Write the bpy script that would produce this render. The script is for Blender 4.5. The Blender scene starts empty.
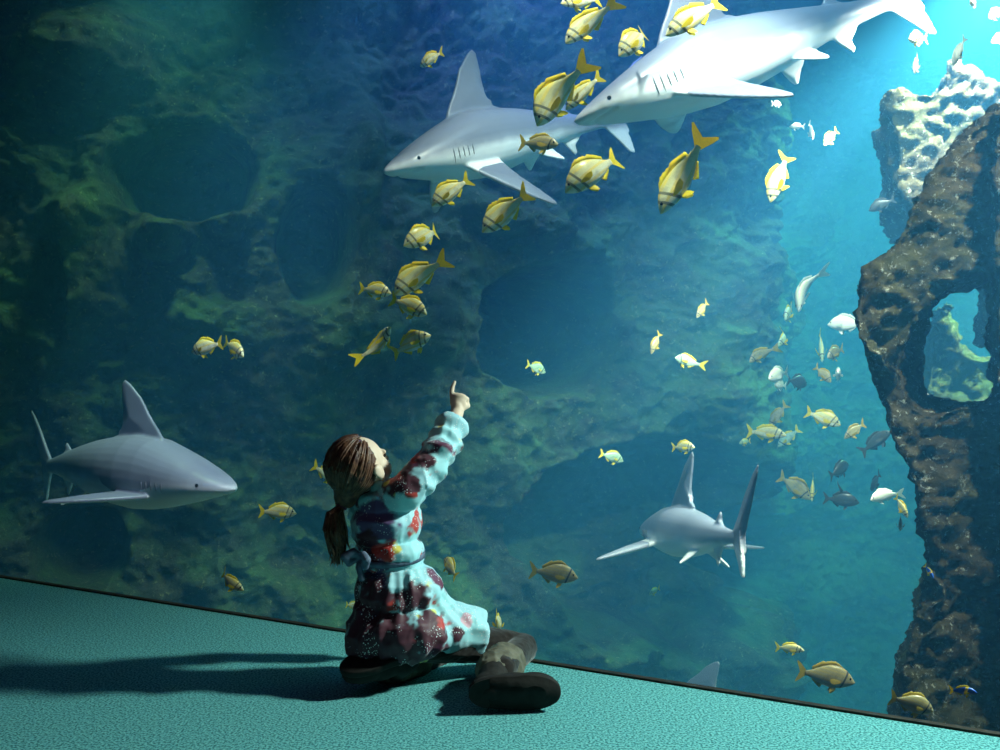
import bpy, bmesh, math, random
import numpy as np
from mathutils import Vector, Matrix

# ------------------------------------------------------------------ camera
SC = bpy.context.scene
COL = SC.collection
CAM_Z = 0.86
F = 972.0
cam_d = bpy.data.cameras.new('camera')
cam_d.sensor_width = 36.0
cam_d.lens = F * 36.0 / 1000.0
cam_d.clip_end = 200
cam = bpy.data.objects.new('camera', cam_d)
cam.location = (0, 0, CAM_Z)
cam.rotation_euler = (math.pi / 2, 0, 0)
COL.objects.link(cam)
SC.camera = cam
SC.view_settings.view_transform = 'Standard'
SC.view_settings.look = 'None'
SC.view_settings.gamma = 1
SC.view_settings.exposure = 0.0
SC.view_settings.use_curve_mapping = False
SC.cycles.use_denoising = True
SC.cycles.max_bounces = 6
SC.cycles.transparent_max_bounces = 16
SC.cycles.volume_bounces = 1
SC.cycles.sample_clamp_indirect = 4
SC.cycles.caustics_reflective = False
SC.cycles.caustics_refractive = False

# ------------------------------------------------------------------ world
world = bpy.data.worlds.new('world')
SC.world = world
world.use_nodes = True
world.node_tree.nodes['Background'].inputs['Color'].default_value = (0.10, 0.16, 0.30, 1)
world.node_tree.nodes['Background'].inputs['Strength'].default_value = 0.02


# ------------------------------------------------------------------ lamps of the tank, plus added fill lamps
def look(o, target):
    d = Vector(target) - o.location
    o.rotation_euler = d.to_track_quat('-Z', 'Y').to_euler()


def spot(name, loc, target, watts, color, angle=90, blend=0.6, radius=0.12):
    l = bpy.data.lights.new(name, 'SPOT')
    l.energy = watts
    l.color = color
    l.spot_size = math.radians(angle)
    l.spot_blend = blend
    l.shadow_soft_size = radius
    o = bpy.data.objects.new(name, l)
    o.location = loc
    COL.objects.link(o)
    look(o, target)
    return o


spot('tank_flood_lamp_centre', (1.0, 3.9, 4.4), (1.15, 6.3, 1.7), 300, (0.50, 0.78, 1.0), 76, 0.7, 0.06)
spot('fish_fill_lamp', (0.55, 3.25, 3.8), (0.40, 4.5, 1.7), 390, (0.95, 1.0, 0.92), 74, 0.7, 0.05)  # added frontal lamp that brightens the sides of the fish
spot('tank_lamp_over_school', (1.35, 3.1, 3.3), (1.2, 5.1, 0.75), 600, (0.90, 1.0, 0.92), 52, 0.7, 0.05)
spot('tank_flood_lamp_blue', (-0.2, 5.2, 4.8), (0.9, 7.8, 2.6), 1150, (0.18, 0.24, 1.0), 100, 0.9, 0.2)
spot('tank_lamp_over_pillar', (2.25, 4.25, 2.85), (2.25, 4.9, 1.7), 1150, (0.95, 1.0, 0.90), 110, 0.6, 0.06)
spot('tank_lamp_right_back', (4.4, 8.3, 4.6), (3.9, 9.0, 0.0), 2000, (0.38, 1.0, 0.70), 130, 0.8, 0.3)
spot('tank_lamp_near_glass', (2.55, 2.72, 2.2), (0.35, 2.35, 0.1), 820, (0.84, 1.0, 0.96), 64, 0.9, 0.14)
spot('tank_lamp_left', (-1.3, 4.9, 4.4), (-2.3, 6.1, 0.9), 250, (0.60, 1.0, 0.72), 72, 0.9, 0.1)
spot('pillar_front_fill_lamp', (2.0, 2.4, 2.9), (1.75, 3.5, 0.6), 420, (1.0, 0.93, 0.72), 50, 0.8, 0.06)  # added to lift the dark front of the pillar
spot('tank_lamp_behind_pillar', (3.4, 5.2, 2.4), (2.8, 5.7, 0.8), 1100, (1.0, 1.0, 0.72), 40, 0.7, 0.06)
spot('lower_left_fill_lamp', (-1.5, 4.55, 3.4), (-2.0, 6.2, -0.1), 190, (0.62, 1.0, 0.60), 70, 0.9, 0.1)  # added fill that brings out the lower left rock
spot('tank_lamp_left_shark', (-0.2, 3.4, 2.9), (-1.75, 4.9, 0.35), 400, (0.70, 0.76, 1.0), 34, 0.8, 0.1)
spot('magenta_fill_lamp', (-2.2, 0.2, 4.2), (-0.35, 2.7, 0.4), 12, (1.0, 0.25, 0.55), 50, 0.9, 0.15)  # added unseen fill, tints the shaded side of the child

# ------------------------------------------------------------------ helpers
PI = math.pi
RNG = random.Random(7)


def at(px, py, d):
    """point seen at a pixel of the 1000x750 frame, d metres in front of the camera"""
    return Vector(((px - 500) / F * d, d, CAM_Z - (py - 375) / F * d))


def glass_y(x):
    return 2.32 + (x - 1.19) * (-0.548)


def hash3(ix, iy, iz, seed):
    h = (ix.astype(np.int64) * 374761393 + iy.astype(np.int64) * 668265263 + iz.astype(np.int64) * 2147483647 + seed * 1274126177) & 0xFFFFFFFF
    h = ((h ^ (h >> 13)) * 1274126177) & 0xFFFFFFFF
    h = h ^ (h >> 16)
    return (h & 0xFFFFFF) / float(0xFFFFFF)


def vnoise(p, freq, seed=0):
    q = p * freq
    i = np.floor(q)
    f = q - i
    f = f * f * f * (f * (f * 6 - 15) + 10)
    i = i.astype(np.int64)
    out = 0
    for dx in (0, 1):
        wx = f[:, 0] if dx else 1 - f[:, 0]
        for dy in (0, 1):
            wy = f[:, 1] if dy else 1 - f[:, 1]
            for dz in (0, 1):
                wz = f[:, 2] if dz else 1 - f[:, 2]
                out = out + wx * wy * wz * hash3(i[:, 0] + dx, i[:, 1] + dy, i[:, 2] + dz, seed)
    return out * 2 - 1


def fbm(p, freq, octaves=4, seed=0, gain=0.5, ridged=False):
    out = 0
    a = 1.0
    for k in range(octaves):
        n = vnoise(p + 17.3 * k, freq * 2.03 ** k, seed + k)
        if ridged:
            n = 1 - 2 * np.abs(n)
        out = out + a * n
        a *= gain
    return out


def mesh_np(name, verts, faces, smooth=True):
    m = bpy.data.meshes.new(name)
    m.from_pydata([tuple(v) for v in verts], [], faces)
    m.update()
    if smooth:
        m.polygons.foreach_set('use_smooth', [True] * len(m.polygons))
    return m


def grid_mesh(name, P):
    """P: (n, m, 3) array of points"""
    n, m = P.shape[:2]
    idx = np.arange(n * m).reshape(n, m)
    q = np.stack([idx[:-1, :-1], idx[1:, :-1], idx[1:, 1:], idx[:-1, 1:]], -1).reshape(-1, 4)
    me = bpy.data.meshes.new(name)
    me.vertices.add(n * m)
    me.vertices.foreach_set('co', P.reshape(-1))
    me.loops.add(q.size)
    me.loops.foreach_set('vertex_index', q.reshape(-1).astype(np.int32))
    me.polygons.add(len(q))
    me.polygons.foreach_set('loop_start', np.arange(0, q.size, 4, dtype=np.int32))
    me.polygons.foreach_set('loop_total', np.full(len(q), 4, dtype=np.int32))
    me.polygons.foreach_set('use_smooth', np.ones(len(q), dtype=bool))
    me.update(calc_edges=True)
    me.validate()
    return me


def obj(name, me, mat=None, parent=None, label=None, category=None, group=None, kind=None):
    o = bpy.data.objects.new(name, me)
    COL.objects.link(o)
    if mat is not None and me is not None:
        for mm in (mat if isinstance(mat, (list, tuple)) else [mat]):
            me.materials.append(mm)
    if parent is not None:
        o.parent = parent
    if label:
        o['label'] = label
    if category:
        o['category'] = category
    if group:
        o['group'] = group
    if kind:
        o['kind'] = kind
    return o


def empty(name, loc, label, category, group=None):
    o = bpy.data.objects.new(name, None)
    o.empty_display_size = 0.05
    o.location = loc
    COL.objects.link(o)
    o['label'] = label
    o['category'] = category
    if group:
        o['group'] = group
    return o


def bm_mesh(name, bm, smooth=True):
    bmesh.ops.recalc_face_normals(bm, faces=bm.faces)
    me = bpy.data.meshes.new(name)
    bm.to_mesh(me)
    bm.free()
    if smooth:
        me.polygons.foreach_set('use_smooth', [True] * len(me.polygons))
    return me


def add_prism(bm, pts, z0, z1):
    """vertical prism on plan points"""
    b = [bm.verts.new((x, y, z0)) for x, y in pts]
    t = [bm.verts.new((x, y, z1)) for x, y in pts]
    n = len(pts)
    bm.faces.new(b[::-1])
    bm.faces.new(t)
    for i in range(n):
        bm.faces.new((b[i], b[(i + 1) % n], t[(i + 1) % n], t[i]))


def remeshed(name, bm, voxel, smooth=3, factor=0.5):
    """closed overlapping solids -> one continuous skin"""
    me = bm_mesh('tmp', bm, False)
    o = bpy.data.objects.new('tmp', me)
    COL.objects.link(o)
    r = o.modifiers.new('r', 'REMESH')
    r.mode = 'VOXEL'
    r.voxel_size = voxel
    if smooth:
        s = o.modifiers.new('s', 'SMOOTH')
        s.iterations = smooth
        s.factor = factor
    dg = bpy.context.evaluated_depsgraph_get()
    out = bpy.data.meshes.new_from_object(o.evaluated_get(dg))
    out.name = name
    bpy.data.objects.remove(o)
    bpy.data.meshes.remove(me)
    out.polygons.foreach_set('use_smooth', [True] * len(out.polygons))
    return out


def get_co(me):
    a = np.empty(len(me.vertices) * 3)
    me.vertices.foreach_get('co', a)
    return a.reshape(-1, 3)


def get_no(me):
    a = np.empty(len(me.vertices) * 3)
    me.vertices.foreach_get('normal', a)
    return a.reshape(-1, 3)


def set_co(me, a):
    me.vertices.foreach_set('co', np.ascontiguousarray(a).reshape(-1))
    me.update()


def add_ell(bm, c, r, rot=None, seg=24, rings=14):
    M = Matrix.Translation(Vector(c))
    if rot is not None:
        M = M @ rot.to_4x4()
    M = M @ Matrix.Diagonal((r[0], r[1], r[2], 1))
    bmesh.ops.create_uvsphere(bm, u_segments=seg, v_segments=rings, radius=1, matrix=M)


def add_cap(bm, a, b, ra, rb, seg=16):
    """tapered capsule"""
    a = Vector(a)
    b = Vector(b)
    d = b - a
    L = d.length
    q = d.normalized().to_track_quat('Z', 'Y').to_matrix()
    prof = []
    for k in range(6):
        t = -PI / 2 + k / 5 * PI / 2
        prof.append((ra * math.sin(t), ra * math.cos(t)))
    for k in range(6):
        t = k / 5 * PI / 2
        prof.append((L + rb * math.sin(t), rb * math.cos(t)))
    rows = []
    for z, r in prof:
        if r < 1e-6:
            rows.append([bm.verts.new(a + q @ Vector((0, 0, z)))])
        else:
            rows.append([bm.verts.new(a + q @ Vector((r * math.cos(2 * PI * j / seg), r * math.sin(2 * PI * j / seg), z))) for j in range(seg)])
    for r0, r1 in zip(rows, rows[1:]):
        for j in range(seg):
            k = (j + 1) % seg
            if len(r0) == 1:
                bm.faces.new((r0[0], r1[k], r1[j]))
            elif len(r1) == 1:
                bm.faces.new((r0[j], r0[k], r1[0]))
            else:
                bm.faces.new((r0[j], r0[k], r1[k], r1[j]))


def add_chain(bm, pts, radii, seg=16):
    for (a, b, ra, rb) in zip(pts, pts[1:], radii, radii[1:]):
        add_cap(bm, a, b, ra, rb, seg)


# ------------------------------------------------------------------ materials
def new_mat(name):
    m = bpy.data.materials.new(name)
    m.use_nodes = True
    nt = m.node_tree
    return m, nt, nt.nodes['Principled BSDF'], nt.nodes['Material Output']


def plain(name, col, rough=0.6, spec=0.3, noise=0.0, nscale=30, bump=0.0, sheen=0.0, trans=0.0):
    m, nt, b, out = new_mat(name)
    b.inputs['Base Color'].default_value = (*col, 1)
    b.inputs['Roughness'].default_value = rough
    b.inputs['Specular IOR Level'].default_value = spec
    if sheen:
        b.inputs['Sheen Weight'].default_value = sheen
    if noise or bump:
        tc = nt.nodes.new('ShaderNodeTexCoord')
        n = nt.nodes.new('ShaderNodeTexNoise')
        n.inputs['Scale'].default_value = nscale
        n.inputs['Detail'].default_value = 5
        nt.links.new(tc.outputs['Object'], n.inputs['Vector'])
        if noise:
            r = nt.nodes.new('ShaderNodeValToRGB')
            r.color_ramp.elements[0].position = 0.3
            r.color_ramp.elements[1].position = 0.7
            r.color_ramp.elements[0].color = (*[c * (1 - noise) for c in col], 1)
            r.color_ramp.elements[1].color = (*[min(1, c * (1 + noise)) for c in col], 1)
            nt.links.new(n.outputs['Fac'], r.inputs['Fac'])
            nt.links.new(r.outputs['Color'], b.inputs['Base Color'])
        if bump:
            bp = nt.nodes.new('ShaderNodeBump')
            bp.inputs['Strength'].default_value = bump
            bp.inputs['Distance'].default_value = 0.01
            nt.links.new(n.outputs['Fac'], bp.inputs['Height'])
            nt.links.new(bp.outputs['Normal'], b.inputs['Normal'])
    if trans:
        tr = nt.nodes.new('ShaderNodeBsdfTranslucent')
        tr.inputs['Color'].default_value = (*col, 1)
        mx = nt.nodes.new('ShaderNodeMixShader')
        mx.inputs['Fac'].default_value = trans
        nt.links.new(b.outputs[0], mx.inputs[1])
        nt.links.new(tr.outputs[0], mx.inputs[2])
        nt.links.new(mx.outputs[0], out.inputs['Surface'])
    return m


def N(nt, typ, **kw):
    n = nt.nodes.new(typ)
    for k, v in kw.items():
        if k in n.inputs:
            n.inputs[k].default_value = v
        else:
            setattr(n, k, v)
    return n


def ramp(nt, fac, stops):
    r = nt.nodes.new('ShaderNodeValToRGB')
    cr = r.color_ramp
    while len(cr.elements) < len(stops):
        cr.elements.new(0.5)
    for e, (p, c) in zip(cr.elements, stops):
        e.position = p
        e.color = (*c, 1) if len(c) == 3 else c
    nt.links.new(fac, r.inputs['Fac'])
    return r.outputs['Color']


def mixc(nt, fac, a, b):
    m = nt.nodes.new('ShaderNodeMix')
    m.data_type = 'RGBA'
    if isinstance(fac, (int, float)):
        m.inputs[0].default_value = fac
    else:
        nt.links.new(fac, m.inputs[0])
    for i, v in ((6, a), (7, b)):
        if isinstance(v, tuple):
            m.inputs[i].default_value = (*v, 1)
        else:
            nt.links.new(v, m.inputs[i])
    return m.outputs[2]


def rock_material(name, dark, mid, moss, pale, scale=1.0, pale_at=0.62, moss_lo=0.42):
    m, nt, b, out = new_mat(name)
    tc = N(nt, 'ShaderNodeTexCoord')
    n1 = N(nt, 'ShaderNodeTexNoise', Scale=1.6 * scale, Detail=8.0, Roughness=0.65)
    n2 = N(nt, 'ShaderNodeTexNoise', Scale=7.0 * scale, Detail=8.0, Roughness=0.7)
    n3 = N(nt, 'ShaderNodeTexNoise', Scale=26.0 * scale, Detail=6.0, Roughness=0.75)
    v = N(nt, 'ShaderNodeTexVoronoi', Scale=18.0 * scale)
    for n in (n1, n2, n3, v):
        nt.links.new(tc.outputs['Object'], n.inputs['Vector'])
    c1 = ramp(nt, n2.outputs['Fac'], [(0.3, dark), (0.7, mid)])
    f1 = ramp(nt, n1.outputs['Fac'], [(moss_lo, (0, 0, 0)), (moss_lo + 0.2, (1, 1, 1))])
    c2 = mixc(nt, f1, c1, moss)
    f2 = ramp(nt, n3.outputs['Fac'], [(pale_at, (0, 0, 0)), (pale_at + 0.1, (1, 1, 1))])
    c3 = mixc(nt, f2, c2, pale)
    nt.links.new(c3, b.inputs['Base Color'])
    b.inputs['Roughness'].default_value = 0.9
    b.inputs['Specular IOR Level'].default_value = 0.15
    bp = N(nt, 'ShaderNodeBump', Strength=1.0, Distance=0.09)
    bp2 = N(nt, 'ShaderNodeBump', Strength=0.9, Distance=0.03)
    nt.links.new(n2.outputs['Fac'], bp.inputs['Height'])
    nt.links.new(n3.outputs['Fac'], bp2.inputs['Height'])
    nt.links.new(bp.outputs['Normal'], bp2.inputs['Normal'])
    nt.links.new(bp2.outputs['Normal'], b.inputs['Normal'])
    return m


M_wall = rock_material('mossy_rock', (0.010, 0.014, 0.010), (0.075, 0.088, 0.060), (0.065, 0.150, 0.050), (0.20, 0.26, 0.12), 1.0, 0.575)
M_pillar = rock_material('encrusted_rock', (0.03, 0.028, 0.02), (0.17, 0.14, 0.07), (0.15, 0.16, 0.06), (0.75, 0.78, 0.66), 1.6, 0.565, 0.45)
M_sand = plain('tank_sand', (0.30, 0.29, 0.22), 0.95, 0.1, 0.4, 4, 0.4)

# carpet
M_carpet, nt, b, out = new_mat('teal_carpet')
tc = N(nt, 'ShaderNodeTexCoord')
n1 = N(nt, 'ShaderNodeTexNoise', Scale=170.0, Detail=2.0, Roughness=0.6)
n2 = N(nt, 'ShaderNodeTexNoise', Scale=2.5, Detail=3.0)
for n in (n1, n2):
    nt.links.new(tc.outputs['Object'], n.inputs['Vector'])
c = ramp(nt, n1.outputs['Fac'], [(0.40, (0.03, 0.14, 0.15)), (0.5, (0.10, 0.36, 0.37)), (0.62, (0.20, 0.54, 0.53))])
nt.links.new(c, b.inputs['Base Color'])
b.inputs['Roughness'].default_value = 0.95
b.inputs['Specular IOR Level'].default_value = 0.1
bp = N(nt, 'ShaderNodeBump', Strength=0.25, Distance=0.002)
nt.links.new(n1.outputs['Fac'], bp.inputs['Height'])
nt.links.new(bp.outputs['Normal'], b.inputs['Normal'])

# glass: clear acrylic, lets the tank light through
M_glass, nt, b, out = new_mat('clear_acrylic')
nt.nodes.remove(b)
tr = N(nt, 'ShaderNodeBsdfTransparent')
tr.inputs['Color'].default_value = (0.97, 1.0, 1.0, 1)
gl = N(nt, 'ShaderNodeBsdfGlossy', Roughness=0.02)
fr = N(nt, 'ShaderNodeFresnel', IOR=1.18)
mx = N(nt, 'ShaderNodeMixShader')
ge = N(nt, 'ShaderNodeNewGeometry')
mu = N(nt, 'ShaderNodeMath', operation='SUBTRACT')
mu.inputs[0].default_value = 1.0
nt.links.new(ge.outputs['Backfacing'], mu.inputs[1])
mv = N(nt, 'ShaderNodeMath', operation='MULTIPLY')
nt.links.new(fr.outputs[0], mv.inputs[0])
nt.links.new(mu.outputs[0], mv.inputs[1])
nt.links.new(mv.outputs[0], mx.inputs['Fac'])
nt.links.new(tr.outputs[0], mx.inputs[1])
nt.links.new(gl.outputs[0], mx.inputs[2])
nt.links.new(mx.outputs[0], out.inputs['Surface'])

# water volume
M_water, nt, b, out = new_mat('tank_water')
nt.nodes.remove(b)
vs = N(nt, 'ShaderNodeVolumeScatter', Density=0.075, Anisotropy=0.1)
vs.inputs['Color'].default_value = (0.10, 0.50, 1.0, 1)
va = N(nt, 'ShaderNodeVolumeAbsorption', Density=0.06)
va.inputs['Color'].default_value = (0.15, 0.85, 0.95, 1)
ad = N(nt, 'ShaderNodeAddShader')
nt.links.new(vs.outputs[0], ad.inputs[0])
nt.links.new(va.outputs[0], ad.inputs[1])
nt.links.new(ad.outputs[0], out.inputs['Volume'])

M_trim = plain('dark_seal', (0.025, 0.02, 0.015), 0.6, 0.3, 0.5, 20, 0.3)

# ------------------------------------------------------------------ setting: floor, glass, seal, water
G0 = (-5.0, glass_y(-5.0))
G1 = (4.4, glass_y(4.4))
gn = Vector((0.548, 1.0)).normalized()       # into the tank


def off(p, d):
    return (p[0] + gn.x * d, p[1] + gn.y * d)


bm = bmesh.new()
add_prism(bm, [(-5.0, -1.6), (4.4, -1.6), (4.4, G1[1]), G0], -0.12, 0.0)
obj('floor', bm_mesh('floor', bm, False), M_carpet, kind='structure')
bm = bmesh.new()
add_prism(bm, [off(G0, 0.0), off(G1, 0.0), off(G1, 0.03), off(G0, 0.03)], 0.0, 5.0)
obj('window_1', bm_mesh('window', bm, False), M_glass, kind='structure')
bm = bmesh.new()
add_prism(bm, [off(G0, -0.012), off(G1, -0.012), off(G1, 0.0), off(G0, 0.0)], 0.0, 0.006)
obj('trim_1', bm_mesh('trim', bm, False), M_trim, kind='structure')
bm = bmesh.new()
add_prism(bm, [off(G0, 0.0), off(G1, 0.0), off(G1, 0.03), off(G0, 0.03)], -3.6, -0.001)
obj('wall_below_window', bm_mesh('plinth', bm, False), M_trim, kind='structure')
bm = bmesh.new()
add_prism(bm, [off(G0, 0.031), off(G1, 0.031), (9.0, 2.0), (9.0, 14.5), (-5.0, 14.5), (-5.0, 5.9)], -3.55, 5.0)
obj('tank_water', bm_mesh('water', bm, False), M_water, kind='structure')
bm = bmesh.new()
add_prism(bm, [off(G0, 0.0), off(G1, 0.0), (9.0, 1.0), (9.0, 14.5), (-5.0, 14.5), (-5.0, 5.9)], -3.8, -3.5)
obj('ground', bm_mesh('ground', bm, False), M_sand, kind='structure')

# ------------------------------------------------------------------ setting: the rock wall round the tank
plan = [(-4.9, 5.15), (-4.1, 5.7), (-3.3, 6.05), (-2.2, 6.3), (-1.0, 6.65), (0.1, 7.1), (1.1, 7.7), (1.95, 8.0), (2.28, 8.35), (2.45, 9.4), (3.0, 11.2), (4.5, 12.2), (6.5, 12.4), (8.9, 12.0)]


def catmull(pts, n):
    P = np.array(pts, float)
    P = np.vstack([2 * P[0] - P[1], P, 2 * P[-1] - P[-2]])
    seg = len(P) - 3
    out = []
    for i in range(seg):
        p0, p1, p2, p3 = P[i:i + 4]
        k = max(2, int(round(n / seg)))
        for t in np.linspace(0, 1, k, endpoint=False):
            out.append(0.5 * ((2 * p1) + (-p0 + p2) * t + (2 * p0 - 5 * p1 + 4 * p2 - p3) * t * t + (-p0 + 3 * p1 - 3 * p2 + p3) * t ** 3))
    out.append(P[-2])
    return np.array(out)


c2 = catmull(plan, 4000)
dl = np.r_[0, np.cumsum(np.linalg.norm(np.diff(c2, axis=0), axis=1))]
# finer towards the left, which stands nearer
U = np.linspace(0, dl[-1], 760)
cx = np.interp(U, dl, c2[:, 0])
cy = np.interp(U, dl, c2[:, 1])
tx = np.gradient(cx, U)
ty = np.gradient(cy, U)
ln = np.hypot(tx, ty)
nx, ny = -ty / ln, tx / ln             # outward (away from the tank)
Z = np.linspace(-3.6, 4.9, 480)
PX = np.repeat(cx[:, None], len(Z), 1)
PY = np.repeat(cy[:, None], len(Z), 1)
PZ = np.repeat(Z[None, :], len(U), 0)
P = np.stack([PX, PY, PZ], -1)
NX = np.repeat(nx[:, None], len(Z), 1)
NY = np.repeat(ny[:, None], len(Z), 1)
ipx = 500 + F * PX / PY
ipy = 375 - F * (PZ - CAM_Z) / PY
flat = P.reshape(-1, 3)
big = fbm(flat, 0.7, 3, 3).reshape(PX.shape)
rid = fbm(flat, 1.9, 4, 11, 0.5, True).reshape(PX.shape)
med = fbm(flat, 5.0, 4, 23, 0.6).reshape(PX.shape)
fine = fbm(flat, 17.0, 2, 77).reshape(PX.shape)
warp = fbm(flat, 1.6, 3, 41).reshape(PX.shape)
push = 0.34 * big - 0.07 * rid + 0.065 * med + 0.028 * fine


def hollow(cx_, cy_, rx, ry, depth, edge=0.35, ang=0.0):
    ca, sa = math.cos(ang), math.sin(ang)
    dx = ipx - cx_
    dy = ipy - cy_
    u = (dx * ca + dy * sa) / rx
    v = (-dx * sa + dy * ca) / ry
    r = np.sqrt(u * u + v * v) + 0.12 * warp
    t = np.clip((1 - r) / edge, 0, 1)
    return depth * t * t * (3 - 2 * t)


push += hollow(185, 178, 82, 58, 0.75, 0.30)          # the wide cave at the upper left
push -= hollow(165, 245, 42, 34, 0.45, 0.8)           # boulders in its mouth
push -= hollow(225, 222, 26, 36, 0.35, 0.8)
push += hollow(312, 248, 40, 68, 0.65, 0.28, 0.1)     # upright oval hollow
push += hollow(545, 335, 84, 72, 1.3, 0.28)           # big dark recess in the middle
push += hollow(78, 552, 58, 44, 0.55, 0.35)           # den at the lower left
push += hollow(655, 545, 135, 115, 1.2, 0.25)         # arch lower right, deepened to darken this stretch of wall
push += hollow(60, 285, 22, 45, 0.3, 0.6)
push += hollow(300, 545, 55, 45, 0.3, 0.6)
push -= hollow(358, 190, 26, 120, 0.35, 0.9, 0.1)     # ribs
push -= hollow(425, 330, 30, 120, 0.35, 0.9, 0.15)
push -= hollow(90, 230, 40, 150, 0.35, 0.9, 0.2)
push -= hollow(210, 330, 110, 40, 0.30, 0.9)
push -= hollow(520, 235, 120, 26, 0.35, 0.9, 0.35)
push -= hollow(80, 60, 90, 60, 0.5, 0.9)
P[..., 0] += NX * push
P[..., 1] += NY * push
P[..., 2] += 0.05 * warp
# keep the wall behind the pane
lim = 2.32 + (P[..., 0] - 1.19) * (-0.548) + 0.1
P[..., 1] = np.maximum(P[..., 1], lim)
obj('wall_rock', grid_mesh('rock_wall', P), M_wall, kind='structure')


# ------------------------------------------------------------------ the rock pillar with its arch
def slab(bm, pts, d0, d1, k=0.45, hole=None):
    """pixel outline at distance d0, pushed back along (k,1) to d1"""
    ring = [at(px, py, d0) for px, py in pts]
    back = [p + Vector((k * (d1 - d0), d1 - d0, 0)) for p in ring]
    a = [bm.verts.new(p) for p in ring]
    b_ = [bm.verts.new(p) for p in back]
    n = len(pts)
    for i in range(n):
        bm.faces.new((a[i], a[(i + 1) % n], b_[(i + 1) % n], b_[i]))
    for vs_, flip in ((a, False), (b_, True)):
        es = []
        for i in range(n):
            e = bm.edges.get((vs_[i], vs_[(i + 1) % n]))
            es.append(e)
        bmesh.ops.triangle_fill(bm, edges=es, use_beauty=True)


def rock_from(slabs, name, voxel, amp, seed, smooth=10):
    bm = bmesh.new()
    for s in slabs:
        slab(bm, *s)
    me = remeshed(name, bm, voxel, smooth, 0.7)
    co = get_co(me)
    no = get_no(me)
    d = amp * (-0.35 + 0.5 * fbm(co, 3.0, 2, seed) + 0.42 * fbm(co, 8.0, 4, seed + 5, 0.65) - 1.5 * np.clip(fbm(co, 2.2, 2, seed + 21) - .25, 0, 1) + 0.26 * fbm(co, 26.0, 3, seed + 9, 0.6))
    set_co(me, co + no * d[:, None])
    return me


back_top = [(884, 108), (882, 84), (900, 84), (932, 90), (944, 78), (956, 52), (966, 62), (985, 78), (1012, 86), (1100, 90), (1100, 330), (1010, 340), (985, 250), (925, 240), (896, 190), (894, 140)]
arch_left = [(1000, 92), (968, 118), (940, 152), (918, 196), (890, 240), (864, 268), (856, 300), (856, 345), (870, 392), (885, 428), (900, 462), (916, 498), (926, 540), (922, 575), (912, 612), (902, 650), (900, 690), (888, 735), (884, 900), (1010, 900), (1010, 402), (958, 402), (930, 402), (914, 374), (916, 333), (932, 300), (956, 276), (990, 268), (1010, 268), (1010, 92)]
arch_right = [(990, 100), (1120, 100), (1120, 900), (998, 900), (998, 400), (994, 375), (994, 342), (988, 333), (996, 320), (994, 300), (992, 280), (996, 262)]
me = rock_from([(back_top, 4.5, 5.3, 0.3), (arch_left, 3.35, 4.1), (arch_right, 3.25, 4.0)], 'rock_pillar', 0.016, 0.05, 60, 8)
obj('rock_pillar', me, M_pillar, label='tall craggy rock pillar with a hole through it and bright top', category='rock')

peg = [(950, 296), (960, 350), (985, 358), (1010, 352), (1010, 430), (932, 430), (926, 390), (930, 350)]
me = rock_from([(peg, 5.6, 6.2, 0.3)], 'boulder', 0.02, 0.05, 90)
obj('boulder', me, M_wall, label='green lit rock seen through the hole of the craggy pillar', category='rock')
#--PART2--
# ------------------------------------------------------------------ sharks
def shark_material():
    m, nt, b, out = new_mat('shark_skin')
    tc = N(nt, 'ShaderNodeTexCoord')
    at_ = N(nt, 'ShaderNodeAttribute')
    at_.attribute_name = 'back'
    n = N(nt, 'ShaderNodeTexNoise', Scale=5.0, Detail=5.0)
    nt.links.new(tc.outputs['Object'], n.inputs['Vector'])
    ad = N(nt, 'ShaderNodeMath', operation='MULTIPLY_ADD')
    nt.links.new(n.outputs['Fac'], ad.inputs[0])
    ad.inputs[1].default_value = 0.5
    nt.links.new(at_.outputs['Fac'], ad.inputs[2])
    c = ramp(nt, ad.outputs[0], [(0.45, (0.82, 0.84, 0.86)), (0.75, (0.28, 0.30, 0.37)), (1.0, (0.19, 0.21, 0.28))])
    nt.links.new(c, b.inputs['Base Color'])
    b.inputs['Roughness'].default_value = 0.38
    b.inputs['Specular IOR Level'].default_value = 0.45
    bp = N(nt, 'ShaderNodeBump', Strength=0.15, Distance=0.01)
    nt.links.new(n.outputs['Fac'], bp.inputs['Height'])
    nt.links.new(bp.outputs['Normal'], b.inputs['Normal'])
    return m


M_shark = shark_material()
M_shark_eye = plain('shark_eye', (0.012, 0.012, 0.015), 0.12, 0.6)
M_gill = plain('gill_dark', (0.17, 0.18, 0.21), 0.6)

SS = [0, .012, .03, .06, .10, .15, .21, .28, .35, .43, .51, .59, .67, .74, .80, .845, .87]
SH = [.002, .010, .017, .027, .040, .055, .071, .087, .092, .086, .074, .058, .042, .030, .022, .019, .012]
SW = [.002, .019, .033, .049, .062, .072, .080, .085, .085, .077, .064, .048, .033, .022, .014, .010, .006]
SZ = [-.012, -.012, -.011, -.009, -.007, -.005, -.003, 0, 0, 0, .002, .005, .008, .010, .012, .014, .016]


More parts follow.
